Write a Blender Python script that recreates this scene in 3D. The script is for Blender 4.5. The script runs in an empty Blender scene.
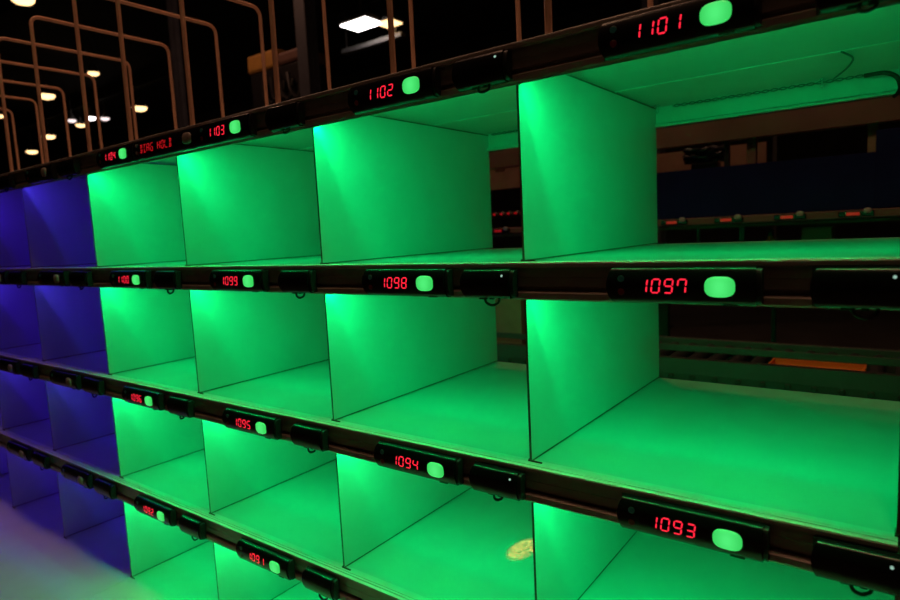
import bpy, bmesh, math, random
from mathutils import Vector, Matrix
random.seed(7)
S = bpy.context.scene
COL = S.collection
PI = math.pi

# ------------------------------------------------------------------ materials
def new_mat(name):
    m = bpy.data.materials.new(name); m.use_nodes = True
    nt = m.node_tree
    return m, nt, nt.nodes['Principled BSDF']

def plain(name, rgb, rough=.5, metal=0., noise=.0, scale=30., bump=0., spec=.5):
    m, nt, b = new_mat(name)
    b.inputs['Roughness'].default_value = rough
    b.inputs['Metallic'].default_value = metal
    b.inputs['Specular IOR Level'].default_value = spec
    tc = nt.nodes.new('ShaderNodeTexCoord')
    nz = nt.nodes.new('ShaderNodeTexNoise')
    nz.inputs['Scale'].default_value = scale; nz.inputs['Detail'].default_value = 5
    nt.links.new(tc.outputs['Object'], nz.inputs['Vector'])
    rp = nt.nodes.new('ShaderNodeValToRGB')
    rp.color_ramp.elements[0].position = .3; rp.color_ramp.elements[1].position = .7
    rp.color_ramp.elements[0].color = tuple(max(0, c*(1-noise)) for c in rgb)+(1,)
    rp.color_ramp.elements[1].color = tuple(min(1, c*(1+noise*.5)) for c in rgb)+(1,)
    nt.links.new(nz.outputs['Fac'], rp.inputs['Fac'])
    nt.links.new(rp.outputs['Color'], b.inputs['Base Color'])
    if bump:
        bp = nt.nodes.new('ShaderNodeBump'); bp.inputs['Strength'].default_value = bump
        bp.inputs['Distance'].default_value = .002
        nt.links.new(nz.outputs['Fac'], bp.inputs['Height'])
        nt.links.new(bp.outputs['Normal'], b.inputs['Normal'])
    return m

def glow(name, rgb, strength, base=(.02, .02, .02), rough=.3):
    m, nt, b = new_mat(name)
    b.inputs['Base Color'].default_value = base+(1,)
    b.inputs['Roughness'].default_value = rough
    b.inputs['Emission Color'].default_value = rgb+(1,)
    b.inputs['Emission Strength'].default_value = strength
    return m

M = dict(
    panel=plain('white_melamine', (.60, .60, .59), .27, 0, .05, 9, .02),
    edge=plain('board_edge_and_seam_shade', (.22, .14, .09), .7, 0, .3, 60),
    steel=plain('white_painted_steel', (.6, .6, .58), .38, 0, .05, 15),
    rail=plain('anodised_aluminium', (.40, .33, .29), .35, .4, .10, 40, .02),
    rail_dark=plain('dark_slot', (.015, .013, .012), .6),
    black=plain('glossy_black_plastic', (.006, .006, .007), .22, 0, .1, 60, 0, .5),
    cap=plain('satin_black_plastic', (.012, .012, .013), .42, 0, .1, 60),
    cable=plain('black_rubber_cable', (.01, .01, .01), .35),
    thin_cable=plain('grey_thin_cable', (.10, .11, .10), .5),
    tan=plain('tan_coated_wire', (.88, .50, .32), .45, 0, .12, 25),
    greybtn=plain('grey_translucent_plastic', (.38, .33, .29), .4),
    clip=plain('dark_brown_clip', (.06, .04, .025), .6),
    metal=plain('bright_clip_metal', (.7, .7, .68), .25, .9),
    lens_r=glow('dim_red_lens', (1, .03, .03), .004, (.05, .006, .006)),
    lens_g=glow('dim_green_lens', (.1, .5, .3), .010, (.01, .03, .02)),
    red=glow('red_segments', (1, .018, .045), 1.35),
    reddim=glow('red_segments_low', (1, .012, .02), .55),
    redfar=glow('red_far_display', (1, .02, .02), .22),
    green=None,
    dot=glow('glowing_white_dot', (.6, 1, .8), .5),
    led_g=glow('green_led_chip', (.004, 1, .22), 12.),
    led_b=glow('blue_led_chip', (.06, .03, 1), 3.),
    pcb=plain('white_led_tape', (.7, .7, .7), .5),
    floor=plain('dark_sealed_concrete', (.10, .085, .075), .5, 0, .25, 2.5),
    roof=plain('dark_roof_deck', (.035, .028, .025), .8, 0, .3, 1.5),
    wall=plain('dark_brown_block_wall', (.06, .045, .04), .8, 0, .3, 2),
    colm=plain('blue_grey_steel', (.06, .065, .085), .6, 0, .2, 5),
    brown=plain('brown_steel_beam', (.17, .085, .06), .6, 0, .25, 4),
    card=plain('brown_cardboard', (.25, .14, .085), .8, 0, .15, 12),
    navy=plain('navy_blue_panel', (.006, .010, .065), .7, 0, .15, 6, 0, .1),
    orange=plain('orange_plastic', (.75, .17, .02), .5, 0, .1, 10),
    greysteel=plain('grey_green_steel', (.055, .048, .047), .55, .1, .15, 12),
    roller=plain('rubber_coated_roller', (.02, .02, .02), .6, 0, .1, 20),
    yellow=plain('dull_yellow_paint', (.42, .22, .04), .6, 0, .2, 8),
    lampbody=plain('lamp_housing_grey', (.25, .22, .21), .5),
    lampwarm=glow('warm_lamp_face', (1, .62, .27), 2.8),
    lampwhite=glow('white_lamp_face', (1, .93, .90), 7.),
    lampdim=glow('small_pinkish_lamp_face', (1, .80, .78), 1.6),
)
# push button: lit green cap, a little brighter over its own bulb
m, nt, b = new_mat('lit_green_button')
b.inputs['Base Color'].default_value = (.03, .2, .06, 1); b.inputs['Roughness'].default_value = .35
tc = nt.nodes.new('ShaderNodeTexCoord'); mp = nt.nodes.new('ShaderNodeMapping')
mp.inputs['Scale'].default_value = (46, 0, 34)
ln = nt.nodes.new('ShaderNodeVectorMath'); ln.operation = 'LENGTH'
rp = nt.nodes.new('ShaderNodeValToRGB')
rp.color_ramp.elements[0].color = (.085, .92, .20, 1); rp.color_ramp.elements[1].color = (.035, .62, .10, 1)
rp.color_ramp.elements[0].position = .15; rp.color_ramp.elements[1].position = .95
nt.links.new(tc.outputs['Object'], mp.inputs['Vector']); nt.links.new(mp.outputs['Vector'], ln.inputs[0])
nt.links.new(ln.outputs['Value'], rp.inputs['Fac']); nt.links.new(rp.outputs['Color'], b.inputs['Emission Color'])
b.inputs['Emission Strength'].default_value = .95
M['green'] = m

# ------------------------------------------------------------------ helpers
def obj(name, bm, mat, parent=None, loc=(0, 0, 0), smooth=False):
    bmesh.ops.recalc_face_normals(bm, faces=bm.faces)
    me = bpy.data.meshes.new(name); bm.to_mesh(me); bm.free()
    mats = mat if isinstance(mat, (list, tuple)) else [mat]
    for q in mats: me.materials.append(M[q])
    if smooth:
        for p in me.polygons: p.use_smooth = True
        try: me.set_sharp_from_angle(angle=math.radians(40))
        except Exception: pass
    o = bpy.data.objects.new(name, me); COL.objects.link(o)
    o.location = loc
    if parent: o.parent = parent
    return o

def empty(name, loc, label, cat, group=None):
    o = bpy.data.objects.new(name, None); COL.objects.link(o); o.location = loc
    o.empty_display_size = .05
    return tag(o, label, cat, group)

def tag(o, label, cat, group=None):
    o['label'] = label; o['category'] = cat
    if group: o['group'] = group
    return o

def struct(o):
    o['kind'] = 'structure'; return o

def box(bm, x0, x1, y0, y1, z0, z1, bev=0., mi=0):
    v = [bm.verts.new(p) for p in ((x0,y0,z0),(x1,y0,z0),(x1,y1,z0),(x0,y1,z0),(x0,y0,z1),(x1,y0,z1),(x1,y1,z1),(x0,y1,z1))]
    fs = [bm.faces.new([v[i] for i in f]) for f in ((0,3,2,1),(4,5,6,7),(0,1,5,4),(1,2,6,5),(2,3,7,6),(3,0,4,7))]
    for f in fs: f.material_index = mi
    if bev:
        es = list({e for f in fs for e in f.edges})
        bmesh.ops.bevel(bm, geom=es, offset=bev, segments=2, profile=.5, affect='EDGES')
    return fs

def nb(): return bmesh.new()

def extrude_x(bm, prof, x0, x1, mi=0):
    """prof: list of (y,z); closed section swept along x."""
    a = [bm.verts.new((x0, y, z)) for y, z in prof]; c = [bm.verts.new((x1, y, z)) for y, z in prof]
    n = len(prof); fs = []
    for i in range(n):
        fs.append(bm.faces.new((a[i], a[(i+1) % n], c[(i+1) % n], c[i])))
    fs.append(bm.faces.new(a[::-1])); fs.append(bm.faces.new(c))
    for f in fs: f.material_index = mi
    return fs

def round_path(pts, r, seg=6):
    P = [Vector(p) for p in pts]; out = [P[0]]
    for i in range(1, len(P)-1):
        a, c, d = P[i-1], P[i], P[i+1]
        u = (a-c).normalized(); w = (d-c).normalized()
        k = min(r, (a-c).length*.45, (d-c).length*.45)
        s, e = c+u*k, c+w*k
        for t in range(seg+1):
            t /= seg
            out.append(s*(1-t)**2 + c*2*t*(1-t) + e*t*t)
    out.append(P[-1]); return out

def tube(bm, pts, r, n=8):
    P = [Vector(p) for p in pts]; rings = []
    up = Vector((0.3, .1, .95)).normalized()
    prev = None
    for i, p in enumerate(P):
        t = (P[min(i+1, len(P)-1)]-P[max(i-1, 0)]).normalized()
        if prev is None:
            q = t.cross(up)
            if q.length < .1: q = t.cross(Vector((1, 0, 0)))
        else:
            q = prev - t*prev.dot(t)
        q.normalize(); prev = q; w = t.cross(q)
        rings.append([bm.verts.new(p+(q*math.cos(2*PI*k/n)+w*math.sin(2*PI*k/n))*r) for k in range(n)])
    for A, B in zip(rings, rings[1:]):
        for k in range(n): bm.faces.new((A[k], A[(k+1) % n], B[(k+1) % n], B[k]))
    bm.faces.new(rings[0][::-1]); bm.faces.new(rings[-1])

def lathe(bm, prof, n=24, mi=0, center=(0, 0, 0), axis='z'):
    rings = []
    cx, cy, cz = center
    for r, h in prof:
        ring = []
        for k in range(n):
            a = 2*PI*k/n
            if axis == 'z': ring.append(bm.verts.new((cx+r*math.cos(a), cy+r*math.sin(a), cz+h)))
            elif axis == 'y': ring.append(bm.verts.new((cx+r*math.cos(a), cy+h, cz+r*math.sin(a))))
            else: ring.append(bm.verts.new((cx+h, cy+r*math.cos(a), cz+r*math.sin(a))))
        rings.append(ring)
    fs = []
    for A, B in zip(rings, rings[1:]):
        for k in range(n): fs.append(bm.faces.new((A[k], A[(k+1) % n], B[(k+1) % n], B[k])))
    fs.append(bm.faces.new(rings[0][::-1])); fs.append(bm.faces.new(rings[-1]))
    for f in fs: f.material_index = mi

# ------------------------------------------------------------------ put wall dimensions (metres; floor 1.55 below the second shelf)
W = .5                       # column pitch
DEP = .66                    # shelf depth
TZ = [.335, 0., -.336, -.669]    # shelf tops
DECK = -1.005
FLOOR = -1.55
LEDTILT = 66                 # LED tape aims back and down
JOG = {0: .0035, 1: .0036, 2: .018, 3: -.001}   # panels do not stand quite evenly
ROWNAME = ['top', 'second', 'third', 'fourth']

RAIL = [(.012, -.0055), (.012, -.0008), (-.003, -.0008), (-.003, -.0030), (-.006, -.0030), (-.006, .0008), (-.011, .0008), (-.011, -.0016),
        (-.0135, -.0016), (-.0135, .0006), (-.0205, .0006), (-.022, -.0008), (-.022, -.006), (-.0175, -.0075), (-.0175, -.0225), (-.0168, -.023),
        (-.0175, -.0235), (-.0175, -.0365), (-.010, -.038), (-.010, -.044), (-.018, -.0452), (-.022, -.047), (-.022, -.0555), (-.0205, -.058),
        (.0035, -.0518), (.0035, -.0548), (.006, -.0548), (.006, -.0494), (-.007, -.0494), (-.007, -.0055)]  # rear drop lip added to block forward LED spill

def make_bay(x0, ncol, first_divider, lastdiv, label, color, power, chip, split):
    x1 = x0 + ncol*W
    bay = empty('shelving_bay', ((x0+x1)/2, .3, FLOOR), label, 'shelving')
    off = Vector(bay.location)
    def P(name, bm, mat, par=bay, smooth=False):
        o = obj(name, bm, mat, par, smooth=smooth)
        if par is bay: o.location = -off
        return o
    g = .0006
    # deck with its front apron
    bm = nb(); box(bm, x0+g, x1-g, -.46, DEP, DECK-.018, DECK, .0015); P('bottom_deck', bm, 'panel')
    # shelves
    for r, z in enumerate(TZ):
        bm = nb(); box(bm, x0+g, x1-g, .012, DEP, z-.006, z, .0008); P('shelf_panel', bm, 'panel')
        bm = nb(); extrude_x(bm, [(y, z+dz) for y, dz in RAIL], x0+g, x1-g)
        P('front_rail', bm, 'rail')
        bm = nb(); extrude_x(bm, [(y, z+dz) for y, dz in ((.0118, -.0002), (.0118, .0010), (-.0028, .0010), (-.0034, .0002), (-.0056, .0002), (-.0060, .0018), (-.0110, .0018), (-.0114, .0002), (-.0132, .0002), (-.0136, .0016), (-.0204, .0016), (-.0216, .0006), (-.0216, -.0002))], x0+g, x1-g)
        for f in bm.faces:
            if len(f.verts) == 4 and abs(f.calc_center_median().z-z-.0002) < 1e-4: f.material_index = 1  # groove floors coloured dark to deepen their shade
        P('shelf_lip', bm, ['steel', 'rail_dark'])
        # stiffener sheet and hanging rear beam under the shelf
        bm = nb(); box(bm, x0+.004, x1-.004, .41, DEP, z-.0078, z-.0062, .0004); P('stiffener_plate', bm, 'steel')
        bm = nb()
        extrude_x(bm, [(DEP+.0005, z-.0062), (DEP+.0005, z-.046), (DEP-.009, z-.0505), (DEP-.010, z-.0550), (DEP+.0035, z-.0555), (DEP+.0065, z-.052), (DEP+.0065, z-.0062)], x0+g, x1-g)
        P('rear_beam', bm, 'steel')
    # dividers
    zb = [TZ[1], TZ[2], TZ[3], DECK]
    for r in range(4):
        top = TZ[r]-.0105; bot = zb[r]
        for c in range(first_divider, ncol+(1 if lastdiv else 0)):
            x = x0+c*W+JOG.get(c, 0) if x0 >= 0 else x0+c*W
            bm = nb()
            zr = TZ[r]-.0554
            prof = [(.0035, bot+.0012), (DEP-.0005, bot+.0012), (DEP-.0005, top), (.0088, top), (.0088, zr), (.0035, zr)]
            fs = extrude_x(bm, prof, x-.002, x+.002)
            for f in fs:
                if f.calc_center_median().y < .014 and abs(f.normal.y) > -1 and f.calc_center_median().z < top-.01 and len(f.verts) == 4: f.material_index = 1
            # foot notch hook at the front
            d = P('divider_panel', bm, ['panel', 'edge'])
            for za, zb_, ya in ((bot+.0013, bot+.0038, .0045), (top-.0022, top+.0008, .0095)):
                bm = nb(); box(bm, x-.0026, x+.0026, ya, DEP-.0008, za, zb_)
                P('seam_shade_strip', bm, 'edge', d)  # dark strips stand in for the shaded gaps above and below the panel
            bm = nb(); box(bm, x-.004, x+.022, .0005, .0030, bot+.0014, bot+.0042, .0004)
            box(bm, x-.004, x-.0028, .0030, .02, bot+.0014, bot+.005)
            P('divider_clip', bm, 'clip', d)
    # LED tape behind every rail, one length per cell
    for r in range(4):
        for c in range(ncol):
            xa, xb = x0+c*W+.012, x0+(c+1)*W-.012
            z = TZ[r]-.026
            bm = nb(); box(bm, xa, xb, -.0069, -.0055, z-.005, z+.005)
            n = 26
            for k in range(n):
                xx = xa+(k+.5)*(xb-xa)/n
                box(bm, xx-.002, xx+.002, -.0054, -.0046, z-.002, z+.002, mi=1)
            P('led_strip', bm, ['pcb', chip])
            # added second tape row on the rail's lower lip, softens the shadow wedge
            bm = nb(); box(bm, xa, xb, .0062, .0070, TZ[r]-.0515, TZ[r]-.0490)
            P('led_strip', bm, 'pcb')
            for yy, zz, frac, tl in ((-.0035, z, split, LEDTILT), (.0078, TZ[r]-.0512, 1-split, LEDTILT+8)):
                L = bpy.data.lights.new('led_light', 'AREA'); L.shape = 'RECTANGLE'; L.size = xb-xa-.022; L.size_y = .003
                L.color = color; L.energy = power*frac
                lo = bpy.data.objects.new('led_light', L); COL.objects.link(lo)
                lo.parent = bay; lo.location = Vector(((xa+xb)/2, yy, zz))-off
                lo.rotation_euler = (math.radians(90-tl), 0, 0)
    # legs
    for xx in (x0+.03, x1-.03):
        for yy in (-.10, DEP-.06):
            bm = nb(); box(bm, xx-.025, xx+.025, yy-.025, yy+.025, FLOOR, DECK-.018, .003); P('leg', bm, 'steel')
    return bay, P

GREEN = (.001, 1., .205); BLUE = (.065, .016, 1.)
bay_g, PG = make_bay(0., 4, 0, True, 'white shelving bay lit bright green with numbered red displays along its rails', GREEN, 1.72, 'led_g', .40)
bay_b, PB = make_bay(-2., 4, 0, False, 'white shelving bay lit dim blue at the left, its displays switched off', BLUE, .46, 'led_b', .66)

# twisted harness and clips under the rear of the top shelf, one in each of the two nearest open cells
def harness(x0):
    z = TZ[0]-.0078
    bm = nb(); n = 90
    for ph in (0, PI):
        pts = []
        for k in range(n+1):
            t = k/n; x = x0+.05+t*.37
            pts.append((x, .630+.0022*math.cos(ph+t*44*PI/2), z-.0075+.0022*math.sin(ph+t*44*PI/2)))
        tube(bm, pts, .0013, 5)
    PG('twisted_cable', bm, 'thin_cable')
    bm = nb()
    tube(bm, round_path([(x0+.42, .630, z-.008), (x0+.455, .625, z-.008), (x0+.474, .622, z-.020), (x0+.480, .640, z-.043), (x0+.468, .665, z-.050)], .02), .0042, 8)
    PG('cable_tail', bm, 'cable', smooth=True)
    bm = nb()
    tube(bm, round_path([(x0+.40, .400, z-.003), (x0+.415, .46, z-.004), (x0+.40, .54, z-.004), (x0+.37, .62, z-.006)], .04), .0018, 6)
    PG('loose_wire', bm, 'thin_cable', smooth=True)
    for xx in (x0+.010, x0+.345):
        bm = nb()
        box(bm, xx, xx+.008, .622, .640, z-.003, z, .0005)
        tube(bm, round_path([(xx+.004, .628, z-.003), (xx+.004, .626, z-.018), (xx+.004, .634, z-.018), (xx+.004, .635, z-.003)], .004), .0022, 6)
        PG('cable_clip', bm, 'metal', smooth=True)
for x0 in (1.0, 1.5): harness(x0)

# ------------------------------------------------------------------ pick-to-light modules
YB = -.0223       # rail lips: modules sit against this plane
def yf(z, hh=.0245, base=-.0125, bulge=.0075):
    t = max(-1, min(1, z/hh)); return base-bulge*(1-t*t)
def housing_bm(hh, base, bulge, L, bow=.0065):
    bm = nb(); pr = module_profile(hh, base, bulge)
    fs = extrude_x(bm, pr, 0, L)
    for v in bm.verts:
        if v.co.x < 1e-6 and v.co.y < -.002: v.co.x = bow*(abs(v.co.z)/hh)**2.4
    return bm
def module_profile(hh=.0245, base=-.0125, bulge=.0075):
    pr = [(0, hh), (base+.003, hh), (base+.0008, hh-.0009)]
    n = 12
    for k in range(n+1):
        z = (hh-.002)*(1-2*k/n); pr.append((yf(z, hh, base, bulge), z))
    pr += [(base+.0008, -hh+.0009), (base+.003, -hh), (0, -hh)]
    return pr
SEG = {'a': ((0, 1), (1, 1)), 'b': ((1, 1), (1, .5)), 'c': ((1, .5), (1, 0)), 'd': ((0, 0), (1, 0)), 'e': ((0, .5), (0, 0)),
       'f': ((0, 1), (0, .5)), 'g': ((0, .5), (1, .5)), 'h': ((.5, .5), (1, .5)), 'm': ((.5, 1), (.5, .5)), 'n': ((.5, .5), (.5, 0))}
CH = {'0': 'abcdef', '1': 'bc', '2': 'abged', '3': 'abgcd', '4': 'fgbc', '5': 'afgcd', '6': 'afgedc', '7': 'abcf'[:3], '8': 'abcdefg', '9': 'abfgcd',
      'D': 'abcdmn', 'I': 'amnd', 'A': 'abcefg', 'G': 'acdefh', 'H': 'bcefg', 'O': 'abcdef', 'L': 'def', ' ': ''}
def digits_mesh(text, xs, w=.0104, h=.0182, th=.00098, slant=.12):
    bm = nb()
    for ch, x0 in zip(text, xs):
        segs = CH[ch]
        if ch == '7': segs = 'abcf'
        for s in segs:
            (ax, az), (bx, bz) = SEG[s]
            A = Vector((ax*w, az*h)); B = Vector((bx*w, bz*h)); d = (B-A).normalized(); gp = .0007
            A += d*gp; B -= d*gp; nrm = Vector((-d.y, d.x))*th
            pts = [A, A+d*th+nrm, B-d*th+nrm, B, B-d*th-nrm, A+d*th-nrm]
            vs = []
            for p in pts:
                z = p.y-h/2
                vs.append((x0+p.x+z*slant, yf(z)-.0004, z))
            f = [bm.verts.new(v) for v in vs]; bk = [bm.verts.new((v[0], v[1]+.0007, v[2])) for v in vs]
            bm.faces.new(f); bm.faces.new(bk[::-1])
            for i in range(6): bm.faces.new((f[i], bk[i], bk[(i+1) % 6], f[(i+1) % 6]))
    return bm
def pill(bm, L, H, dome, y0, n=20):
    """rounded push button, axis -y, centred at origin"""
    R = H/2*.92; e = 3.0
    rings = []
    for s, dy in ((1, 0), (1, -.0018), (.97, -.0027), (.88, -.0027-dome*.5), (.6, -.0027-dome*.85), (.25, -.0027-dome)):
        ring = []
        for k in range(n*2):
            a = 2*PI*k/(n*2); c, q = math.cos(a), math.sin(a)
            x = L/2*math.copysign(abs(c)**(2/e), c); z = H/2*math.copysign(abs(q)**(2/2.6), q)
            ring.append(bm.verts.new((x*s, y0+dy, z*s)))
        rings.append(ring)
    N = n*2
    for A, B in zip(rings, rings[1:]):
        for k in range(N): bm.faces.new((A[k], A[(k+1) % N], B[(k+1) % N], B[k]))
    bm.faces.new(rings[0][::-1]); bm.faces.new(rings[-1])

def make_module(x, zc, label, text=None, lit=True, length=.2, btn=.151, group=None, digit_x0=.0475, red='red', name='pick_light_module'):
    t = empty(name, (x, YB, zc), label, 'display module', group)
    bm = housing_bm(.0245, -.0125, .0075, length-.006)
    obj('housing', bm, 'black', t, smooth=True)
    bm = nb(); extrude_x(bm, module_profile(.0225, -.0105, .0055), length-.006, length)
    obj('end_cap', bm, 'cap', t, smooth=True)
    bm = nb(); box(bm, btn+.002, btn+.020, -.0135, -.0095, -.0252, -.0238, .0004)
    obj('release_tab', bm, 'greysteel', t)
    if text:
        k0 = 0
        for word in text.split():
            obj('digit_display', digits_mesh(word, [digit_x0+.0172*(k0+k) for k in range(len(word))]), red, t)
            k0 += len(word)+1
    bm = nb(); pill(bm, .037, .0265, .0022, 0)
    o = obj('push_button', bm, 'green' if lit else 'greybtn', t, loc=(btn, -.0186, -.0003), smooth=True)
    if lit: o['label'] = 'lit green push button'
    for z, q in ((.0095, 'lens_g'), (-.0085, 'lens_r')):
        bm = nb(); lathe(bm, [(.0048, .0006), (.0048, -.0006), (.0036, -.0012)], 14, axis='y')
        obj('indicator_lens', bm, q, t, loc=(.0215, yf(z), z))
    return t

def make_box(x, zc, label, length=.105, loop=0, dot=True):
    t = empty('cable_box', (x, YB, zc), label, 'cable box', 'black cable boxes on the rails')
    bm = housing_bm(.0235, -.0135, .0065, length-.007)
    obj('housing', bm, 'black', t, smooth=True)
    bm = nb(); extrude_x(bm, module_profile(.0215, -.0115, .005), length-.007, length)
    obj('end_cap', bm, 'cap', t, smooth=True)
    if dot:
        bm = nb(); lathe(bm, [(.0019, .0006), (.0019, -.0006), (.0011, -.0012)], 12, axis='y')
        obj('white_dot', bm, 'dot', t, loc=(.081, yf(.0135, .0235, -.0135, .0065), .0135))  # small white dot with its own glow
    bm = nb()
    a = .040
    w = (.020, .026, .016, .024)[loop % 4]; dp = (.007, .010, .006, .009)[loop % 4]
    tube(bm, round_path([(a, -.006, -.0225), (a+.003, -.009, -.031), (a+w*.6, -.010, -.0265-dp), (a+w, -.007, -.0265-dp*.5), (a+w+.002, -.006, -.026), (a+w+.002, -.007, -.0225)], .007, 5), .0022, 7)
    box(bm, a-.010, a+.004, -.009, -.003, -.0262, -.0226, .0006)
    box(bm, a+.010, a+.018, -.009, -.003, -.0262, -.0226, .0006)
    obj('cable_loop', bm, 'cable', t, smooth=True)
    return t

NUM = {0: {3: '1101', 2: '1102', 1: '1103', 0: '1104'}, 1: {3: '1097', 2: '1098', 1: '1099', 0: '1100'},
       2: {3: '1093', 2: '1094', 1: '1095', 0: '1096'}, 3: {1: '1091', 0: '1092'}}
for r in range(4):
    zc = TZ[r]-.0315
    for c, s in NUM[r].items():
        off = {3: .1575, 2: .175, 1: .176, 0: .173}[c]
        off += {(0, 3): -.004, (0, 2): -.006, (0, 1): -.004, (1, 1): -.004, (2, 3): .009, (2, 2): .002, (2, 1): -.003, (3, 1): .004}.get((r, c), 0)
        make_module(c*W+off, zc, 'black display module reading red %s beside a lit green button' % s, s, True, .199, .1515,
                    'numbered display modules on the rails')
        if r == 0 and c == 0: continue
        xb = c*W+{3: .409, 2: .402, 1: .427, 0: .418}[c]+{(2, 3): .005, (0, 2): .004}.get((r, c), 0)
        make_box(xb, zc-.0005, 'black cable box with a small cable loop, right of the red %s display' % s, .104 if c == 3 else .100, loop=r+2*c, dot=c >= 2)
t = make_module(.379, TZ[0]-.0315, 'long black module reading DIAG HOLD in red with a grey oval button', 'DIAG HOLD', False, .305, .254, None, .036, 'reddim', 'diagnostic_module')
for z in (.010, -.008):
    bm = nb(); lathe(bm, [(.0042, .0006), (.0042, -.0008), (.003, -.0018)], 14, axis='y')
    obj('small_button', bm, 'greybtn', t, loc=(.018, yf(z), z))
where = {-1: 'nearer the green bay', -2: 'farther left'}
for r in range(4):
    zc = TZ[r]-.0315
    for c in (-1, -2):
        make_module(c*W+.168, zc, 'unlit grey-button module on the %s rail of blue bay, %s' % (ROWNAME[r], where[c]), None, False, .198, .150,
                    'switched off modules on the blue bay')
        make_box(c*W+.412, zc-.0005, 'dark cable box on the %s rail of blue bay, %s' % (ROWNAME[r], where[c]), .112, loop=r-c, dot=False)

# ------------------------------------------------------------------ wire loop dividers standing on the top shelf
order = ['first', 'second', 'third', 'fourth', 'fifth', 'sixth', 'seventh', 'eighth', 'ninth', 'tenth', 'eleventh', 'twelfth']
xs = [1.56, 1.25, .925, .60, .30, .055, -.25, -.55, -.855, -1.17, -1.48, -1.79]
for k, x in enumerate(xs):
    bm = nb()
    z0 = TZ[0]+.0020
    jx = random.uniform(-.004, .004)
    pts = round_path([(x, -.003, z0), (x+jx, -.001, .80), (x+jx, .455, .80), (x, .455, z0-.0012)], .032, 7)
    tube(bm, pts, .0058, 8)
    o = obj('wire_divider', bm, 'tan', smooth=True)
    tag(o, 'tan wire loop divider standing on the top shelf, %s from the right' % order[k], 'wire divider', 'wire loop dividers on the top shelf')

# ------------------------------------------------------------------ roller conveyor behind the wall
cv = empty('roller_conveyor', (1., 1.8, FLOOR), 'grey roller conveyor running behind the green shelving bay', 'conveyor')
co = Vector(cv.location)
def C(name, bm, mat, smooth=False, par=None):
    o = obj(name, bm, mat, par or cv, smooth=smooth)
    if par is None: o.location = -co
    return o
bm = nb(); box(bm, -1.5, 3.6, 1.500, 1.507, -.438, -.413, .002); C('guard_rail', bm, 'greysteel')
bm = nb(); extrude_x(bm, [(1.50, -.468), (1.50, -.524), (1.506, -.565), (1.53, -.60), (1.534, -.60), (1.534, -.468)], -1.5, 3.6); C('side_frame', bm, 'greysteel')
bm = nb(); box(bm, -1.5, 3.6, 2.10, 2.134, -.60, -.50, .003); C('side_frame', bm, 'greysteel')
for k in range(4):
    x = -1.3+k*1.25
    bm = nb(); box(bm, x-.012, x+.012, 1.5072, 1.512, -.47, -.415); C('guard_bracket', bm, 'greysteel')
for k in range(62):
    x = -1.45+k*.08
    bm = nb(); lathe(bm, [(.008, 0), (.024, .003), (.024, .56), (.008, .566)], 12, axis='y', center=(x, 1.534, -.541)); C('roller', bm, 'roller', True)
for k in range(62):
    x = -1.45+k*.08
    bm = nb(); lathe(bm, [(.012, .001), (.012, -.006), (.008, -.008)], 6, axis='y', center=(x, 1.501, -.538))
    C('axle_nut', bm, 'rail_dark')
for x in (-1.2, 1.0, 3.2):
    for y in (1.52, 2.115):
        bm = nb(); box(bm, x-.02, x+.02, y-.014, y+.014, FLOOR, -.60); C('leg', bm, 'greysteel')
# orange tray and cardboard box on the rollers
ZR = -.5165
o = empty('orange_tray', (1.735, 1.66, ZR), 'shallow orange plastic tray lying on the conveyor behind the 1097 cell', 'tray')
bm = nb(); box(bm, -.15, .15, -.09, .09, 0, .006, .002); obj('base', bm, 'orange', o)
bm = nb()
for a in ((-.15, .15, -.09, -.084), (-.15, .15, .084, .09), (-.15, -.144, -.084, .084), (.144, .15, -.084, .084)): box(bm, *a, .006, .026)
obj('rim', bm, 'orange', o)
def carton(x, y, z, sx, sy, sz, label, mat='card'):
    o = empty('carton', (x, y, z), label, 'box')
    bm = nb(); box(bm, -sx/2, sx/2, -sy/2, sy/2, 0, sz-.004, .003); obj('body', bm, mat, o)
    bm = nb(); box(bm, -sx/2, sx/2, -sy/2, -.003, sz-.004, sz, .001); obj('flap', bm, mat, o)
    bm = nb(); box(bm, -sx/2, sx/2, .003, sy/2, sz-.004, sz, .001); obj('flap', bm, mat, o)
    bm = nb(); box(bm, -sx/2-.0008, sx/2+.0008, -.025, .025, sz-.06, sz+.0008); obj('packing_tape', bm, 'card', o)
    return o
carton(.36, 1.86, ZR, .30, .36, .29, 'brown cardboard carton on the conveyor behind the 1098 cell')
# ------------------------------------------------------------------ put wall on the far side of the conveyor
fw = empty('rear_rack', (1.0, 2.9, FLOOR), 'dark navy panelled rack with a tan rail, across the conveyor behind the green bay', 'rack')
fo = Vector(fw.location)
def F(name, bm, mat, smooth=False):
    o = obj(name, bm, mat, fw, smooth=smooth); o.location = -fo; return o
bm = nb(); box(bm, .2, 3.2, 2.64, 2.66, .066, .325, .002); F('navy_panel', bm, 'navy')
bm = nb(); box(bm, 1.86, 3.2, 2.61, 2.637, .068, .42, .002); F('navy_panel', bm, 'navy')
bm = nb(); extrude_x(bm, [(2.60, .030), (2.60, .060), (2.606, .064), (2.64, .064), (2.64, .030)], -1.2, 3.2); F('tan_rail', bm, 'brown')
bm = nb(); box(bm, -1.2, 3.2, 2.574, 2.5995, .026, .0305, .001); F('rail_ledge', bm, 'cap')
bm = nb(); box(bm, -1.2, 3.2, 2.62, 3.2, -.40, -.38, .002); F('lower_shelf', bm, 'brown')
bm = nb(); box(bm, -1.2, 3.2, 2.66, 3.2, .005, .03, .002); F('upper_shelf', bm, 'brown')
bm = nb(); extrude_x(bm, [(2.62, .455), (2.62, .56), (2.70, .56), (2.70, .55), (2.632, .55), (2.632, .465), (2.70, .465), (2.70, .455)], -1.2, 3.2); F('top_beam', bm, 'brown')
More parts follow.
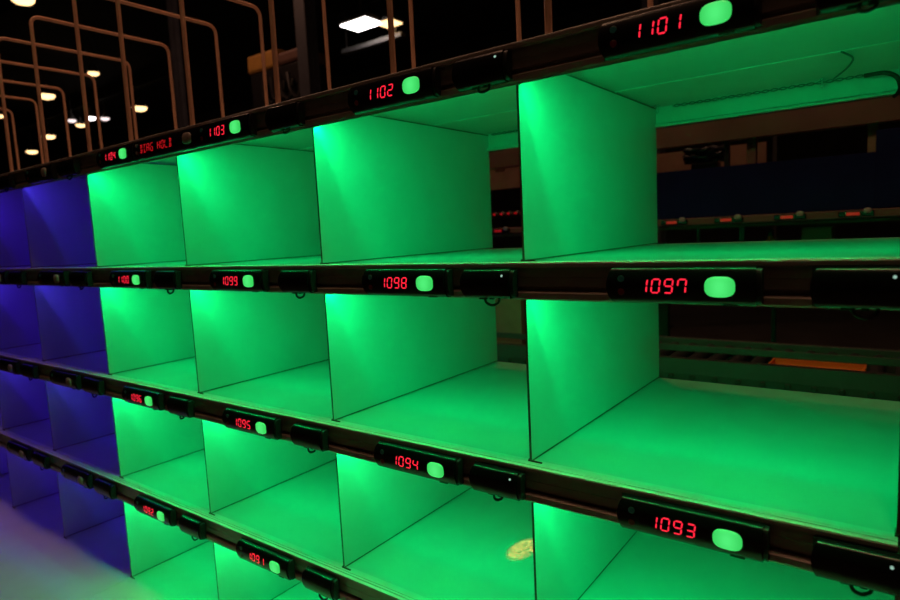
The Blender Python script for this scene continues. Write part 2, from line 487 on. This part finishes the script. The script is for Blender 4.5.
bm = nb(); extrude_x(bm, [(2.95, .34), (2.95, .46), (2.97, .46), (2.97, .34)], -1.2, 1.35); F('back_panel', bm, 'card')
for x, w, mt in ((1.21, .012, 'cap'), (1.33, .022, 'brown'), (1.845, .02, 'card'), (-1.1, .03, 'brown'), (3.1, .03, 'brown')):
    bm = nb(); box(bm, x-w, x+w, 2.66, 2.70, .03, .455, .002); F('upright', bm, mt)
for x, w, mt in ((1.07, .008, 'greysteel'), (1.29, .014, 'cap'), (-1.1, .03, 'brown'), (3.1, .03, 'brown')):
    bm = nb(); box(bm, x-w, x+w, 2.64, 2.66, -.38, .005, .002); F('post', bm, mt)
for x in (-1.1, .72, 3.1):
    for y in (2.68, 3.15):
        bm = nb(); box(bm, x-.03, x+.03, y-.025, y+.025, FLOOR, -.40); F('leg', bm, 'brown')
far = [('first', .955), ('second', 1.232), ('third', 1.513), ('fourth', 1.786)]
def far_module(x, z, y, label, s=1., red='redfar'):
    t = empty('rear_display_module', (x, y, z), label, 'display module', 'small red displays on the rear rack')
    bm = nb(); box(bm, -.065*s, .075*s, -.020, -.0005, -.014, .014, .004); obj('housing', bm, 'black', t)
    bm = nb()
    box(bm, -.034*s, .020*s, -.0222, -.0202, -.007, .007)
    obj('digit_display', bm, red, t)
    bm = nb(); pill(bm, .032, .026, .003, 0, 10); obj('push_button', bm, 'greybtn', t, loc=(.05*s, -.021, .012), smooth=True)
for n, x in far:
    far_module(x, .046, 2.60, 'small two-digit red display on the tan rear rail, %s from the left' % n)
far_module(-.16, .046, 2.60, 'small module with red digits seen low in the gap left of the 1101 cell')
# items under the tan rail
bm = nb()
carton(1.62, 2.78, -.379, .13, .16, .365, 'tall brown carton standing under the tan rail of rear rack')
o = empty('orange_bottle', (1.40, 2.80, -.379), 'narrow orange bottle on the rear rack, between two dark posts', 'bottle')
bm = nb(); lathe(bm, [(.028, 0), (.03, .006), (.03, .29), (.012, .33)], 16); obj('body', bm, 'orange', o, smooth=True)
bm = nb(); lathe(bm, [(.014, .33), (.014, .36), (.012, .364)], 12); obj('cap', bm, 'cap', o, smooth=True)
# dark bundle on top of the panel
o = empty('dark_bundle', (1.07, 2.81, .0312), 'dark irregular bundle lying behind the navy panel', 'bundle')
bm = nb()
for k in range(12):
    pts = [(-.115+.23*t/8, .03*math.sin(k+t*.8), .345+.006*k+.012*math.sin(2*k+t)) for t in range(9)]
    tube(bm, pts, .010, 6)
obj('cable_coil', bm, 'cable', o, smooth=True)
bm = nb(); box(bm, -.07, .07, -.04, .04, 0, .335, .004); obj('stand', bm, 'cap', o)

# ------------------------------------------------------------------ second rack farther back (seen in the gap)
f2 = empty('distant_rack', (-2.2, 5.3, FLOOR), 'distant dark rack with a row of tiny red displays, seen through the narrow gap', 'rack')
fo2 = Vector(f2.location)
def F2(name, bm, mat):
    o = obj(name, bm, mat, f2); o.location = -fo2; return o
for z in (.22, .62, -.3):
    bm = nb(); box(bm, -4.5, -.2, 5.0, 5.5, z-.03, z+.02, .004); F2('shelf_beam', bm, 'brown')
for x in (-4.4, -2.4, -.3):
    for y in (5.03, 5.47):
        bm = nb(); box(bm, x-.04, x+.04, y-.028, y+.028, FLOOR, 1.0, .004); F2('upright', bm, 'brown')
bm = nb(); box(bm, -4.5, -.2, 4.97, 4.9985, .202, .2065, .001); F2('rail_ledge', bm, 'cap')
for k, x in enumerate((-1.71, -1.62, -1.53, -1.44)):
    far_module(x, .222, 4.999, 'tiny dim red display on the distant rack, %s from the left in the gap' % order[k], .42, 'reddim')
for k, (x, w, h) in enumerate(((-1.9, .3, .22), (-1.5, .26, .30))):
    carton(x, 5.25, .6412, w, .3, h, ('wide', 'tall')[k]+' pale carton on the upper beam of the distant rack')

# ------------------------------------------------------------------ hall
def room_box(name, *a, mat):
    bm = nb(); box(bm, *a); return struct(obj(name, bm, mat))
X0, X1, Y0, Y1, ZT = -48, 10, -9, 24, 7.2
room_box('floor', X0, X1, Y0, Y1, FLOOR-.2, FLOOR, mat='floor')
room_box('ceiling', X0, X1, Y0, Y1, ZT, ZT+.2, mat='roof')
room_box('wall_left', X0-.2, X0, Y0, Y1, FLOOR, ZT, mat='wall')
room_box('wall_right', X1, X1+.2, Y0, Y1, FLOOR, ZT, mat='wall')
room_box('wall_back', X0, X1, Y1, Y1+.2, FLOOR, ZT, mat='wall')
room_box('wall_front', X0, X1, Y0-.2, Y0, FLOOR, ZT, mat='wall')

# steel columns and roof beams of the hall
def column(x, y, w, label):
    t = empty('steel_column', (x, y, FLOOR), label, 'column')
    h = ZT-FLOOR
    bm = nb()
    extrude = [(-w, -w), (w, -w), (w, -w*.75), (w*.12, -w*.75), (w*.12, w*.75), (w, w*.75), (w, w), (-w, w), (-w, w*.75), (-w*.12, w*.75), (-w*.12, -w*.75), (-w, -w*.75)]
    a = [bm.verts.new((px, py, .02)) for px, py in extrude]; c = [bm.verts.new((px, py, h)) for px, py in extrude]
    for i in range(12): bm.faces.new((a[i], a[(i+1) % 12], c[(i+1) % 12], c[i]))
    bm.faces.new(a[::-1]); bm.faces.new(c)
    obj('shaft', bm, 'colm', t)
    bm = nb(); box(bm, -w*1.7, w*1.7, -w*1.7, w*1.7, 0, .02); obj('base_plate', bm, 'colm', t)
    return t
column(-9.4, 6.0, .07, 'blue-grey steel column rising behind the left wire loops')
column(-5.25, 5.6, .11, 'dark steel column between the yellow-brown cabinet top and the bright lamp')
column(-1.1, 8.5, .12, 'dark steel column right of the bright rectangular lamp')
for k, y in enumerate((6.5, 13.0, 19.5)):
    bm = nb(); box(bm, X0, X1, y-.12, y+.12, ZT-.50, ZT, .01)
    struct(obj('trim_%d' % (k+1), bm, 'roof'))

# high-bay lamps
def lamp(x, y, z, r, label, face, square=False, sx=1., sy=1., group='lit lamps under the dark roof'):
    t = empty('ceiling_lamp', (x, y, z), label, 'lamp', group)
    bm = nb()
    if square: box(bm, -sx/2-.04, sx/2+.04, -sy/2-.04, sy/2+.04, .01, .12, .01)
    else: lathe(bm, [(r*1.04, 0.006), (r*1.06, .02), (r*.7, .16), (r*.28, .26), (r*.25, .40)], 24)
    obj('housing', bm, 'lampbody', t)
    bm = nb()
    if square: box(bm, -sx/2, sx/2, -sy/2, sy/2, -.03, .0095, .008)
    else: lathe(bm, [(r*.35, -r*.50), (r*.72, -r*.40), (r*.93, -r*.2), (r, .005)], 24)
    obj('diffuser', bm, face, t)
    bm = nb()
    if square: box(bm, -.02, .02, -.02, .02, .12, ZT-z)
    else: box(bm, -.015, .015, -.015, .015, .40, ZT-z)
    obj('hanger', bm, 'lampbody', t)
    return t
D = 'glowing warm ceiling lamp '
lamp(-15.55, 5.80, 6.22, .26, D+'cut by the top left corner of the view', 'lampwarm')
lamp(-20.78, 9.71, 6.10, 0.18, D+'on a wire loop crossing, uppermost of the small far lamps', 'lampwarm')
lamp(-25.13, 9.88, 6.10, 0.29, D+'second highest of the far lamps, at left of the loops', 'lampwarm')
lamp(-25.15, 13.53, 6.10, 0.30, D+'farthest right of the far lamps, above the DIAG HOLD module', 'lampwarm')
lamp(-34.54, 13.48, 6.10, 0.30, D+'second lowest of the far left lamps, behind a thick loop leg', 'lampwarm')
lamp(-40.52, 14.81, 6.10, 0.30, D+'lowest and farthest left of the far lamps', 'lampwarm')
lamp(-30.52, 13.37, 6.10, 0.22, D+'just below the three small pinkish lights', 'lampwarm')
lamp(-30.28, 9.94, 6.10, 0.18, D+'at the left edge, half cut off by the frame', 'lampwarm')
lamp(-29.6, 12.6, 6.10, 0.18, 'small pinkish light, left of a group of three', 'lampdim')
lamp(-28.53, 12.97, 6.10, 0.21, 'small pinkish-white light, middle of a group of three', 'lampwhite')
lamp(-28.3, 13.5, 6.10, 0.19, 'small pinkish light, right of a group of three', 'lampdim')
lamp(-10.62, 12.45, 6, .6, 'large white rectangular ceiling lamp with the brightest glow', 'lampwhite', True, .98, .70)
lamp(-10.02, 12.95, 6, .4, 'small warm rectangular lamp touching the right end of the brightest white lamp', 'lampwarm', True, .55, .5)
# sloped duct under the big lamp catches its light
o = empty('air_duct', (-11.0, 13.3, 5.72), 'dull metal duct lit from above, below the brightest white lamp', 'duct')
bm = nb(); box(bm, -1.25, 1.2, -.12, .12, -.07, .07, .02); obj('duct_body', bm, 'lampbody', o)
for x in (-1.1, .9):
    bm = nb(); box(bm, x-.012, x+.012, -.012, .012, .07, ZT-5.72); obj('hanger', bm, 'lampbody', o)
# yellow-brown machine housing on a mast near the second column
o = empty('machine_cabinet', (-6.3, 6.1, FLOOR), 'tall machine cabinet with a dull yellow-brown top beyond the wire loops', 'machine')
bm = nb(); box(bm, -.62, .62, -.3, .3, 0, 4.36, .02); obj('cabinet_body', bm, 'cap', o)
bm = nb(); box(bm, -.66, .10, -.33, .33, 4.36, 4.66, .05); obj('cabinet_top', bm, 'yellow', o)
bm = nb(); box(bm, .12, .66, -.33, .33, 4.36, 4.56, .05); obj('cabinet_top', bm, 'brown', o)
bm = nb(); box(bm, .28, .66, -.05, .05, 4.56, 5.9, .01); obj('mast', bm, 'cap', o)
bm = nb(); box(bm, .50, .64, -.066, -.0505, 4.95, 5.7); obj('warning_plate', bm, 'yellow', o)
bm = nb()
for k in range(4):
    tube(bm, round_path([(-.2+.2*k, -.36, 4.2), (-.15+.22*k, -.42, 3.9), (.05+.2*k, -.40, 3.75), (.1+.2*k, -.36, 4.1)], .1), .035, 8)
obj('hose_loop', bm, 'cable', o, smooth=True)

# ------------------------------------------------------------------ light of the hall: warm lamps over both aisles
def hall_light(x, y, z, energy, color, size, label, tilt=(0, 0)):
    t = lamp(x, y, z, size/2, label, 'lampwarm', group='aisle lamps above')
    L = bpy.data.lights.new('lamp_light', 'AREA'); L.shape = 'DISK'; L.size = size; L.energy = energy; L.color = color
    o = bpy.data.objects.new('lamp_light', L); COL.objects.link(o); o.parent = t; o.location = (0, 0, -size/2*.8)
    o.rotation_euler = (tilt[0], tilt[1], 0)
WARM = (1., .48, .31)
hall_light(-.6, -.42, 5.2, 18, WARM, 1.0, 'round warm lamp hanging over the front aisle, near the blue bay')
hall_light(2.6, -3.2, 5.2, 3, WARM, .6, 'added unseen warm lamp over the front aisle, behind the camera')  # unseen lamp added to lift the rail fronts
hall_light(1.9, -.45, 5.2, 26, WARM, 1.0, 'added unseen warm lamp over the front aisle, above the green bay')  # unseen lamp added to brighten the wire loops and rail tops
hall_light(.2, 2.1, 5.0, 12, WARM, .6, 'round warm lamp hanging over the conveyor aisle')
hall_light(-7.0, 4.0, 5.6, 45, WARM, .6, 'round warm lamp hanging over the far hall')

# added spot lamp, out of view: its beam makes the warm patch in one cell
t = empty('added_spot_lamp', (1.312, 3.40, 1.30), 'added unseen spot lamp on a stand behind the rear rack', 'lamp')
bm = nb(); lathe(bm, [(.02, .0), (.035, .01), (.04, .09), (.015, .11)], 16); h = obj('shade', bm, 'lampbody', t)
d = Vector((1.312, .278, -.669))-Vector((1.312, 3.40, 1.30))
h.rotation_euler = (-d).to_track_quat('Z', 'Y').to_euler()
bm = nb(); box(bm, -.012, .012, .05, .074, FLOOR-1.30, .05); obj('stand', bm, 'rail_dark', t)
L = bpy.data.lights.new('spot_light', 'SPOT'); L.energy = 1700; L.color = (1, .42, .10); L.spot_size = .0175; L.spot_blend = .6; L.shadow_soft_size = .001
L.use_nodes = True          # noise breaks up the beam so its patch is mottled
nt = L.node_tree; em = nt.nodes['Emission']
tc = nt.nodes.new('ShaderNodeTexCoord'); nz = nt.nodes.new('ShaderNodeTexNoise'); nz.inputs['Scale'].default_value = 650; nz.inputs['Detail'].default_value = 4
rp = nt.nodes.new('ShaderNodeValToRGB'); rp.color_ramp.elements[0].position = .40; rp.color_ramp.elements[1].position = .62
nt.links.new(tc.outputs['Normal'], nz.inputs['Vector']); nt.links.new(nz.outputs['Fac'], rp.inputs['Fac']); nt.links.new(rp.outputs['Color'], em.inputs['Strength'])
o = bpy.data.objects.new('spot_light', L); COL.objects.link(o); o.parent = t; o.location = d.normalized()*.03
o.rotation_euler = d.to_track_quat('-Z', 'Y').to_euler()

# ------------------------------------------------------------------ world, camera, view
w = bpy.data.worlds.new('hall_world'); S.world = w; w.use_nodes = True
bg = w.node_tree.nodes['Background']; bg.inputs[0].default_value = (.012, .009, .008, 1); bg.inputs[1].default_value = .3
cam = bpy.data.cameras.new('camera'); co_ = bpy.data.objects.new('camera', cam); COL.objects.link(co_)
co_.location = (2.00408508, -.87444139, .05468511)
co_.rotation_euler = (1.4614248808, .0494082474, .6379065369)
cam.sensor_fit = 'HORIZONTAL'; cam.sensor_width = 36.; cam.lens = 619.4827640724*36/900
cam.clip_start = .02; cam.clip_end = 200
cam.dof.use_dof = True; cam.dof.focus_distance = 1.15; cam.dof.aperture_fstop = 4.5
S.camera = co_
S.cycles.use_denoising = True
S.cycles.max_bounces = 10; S.cycles.diffuse_bounces = 7
S.view_settings.view_transform = 'Standard'; S.view_settings.look = 'None'
S.view_settings.exposure = 0.; S.view_settings.gamma = 1.; S.view_settings.use_curve_mapping = False
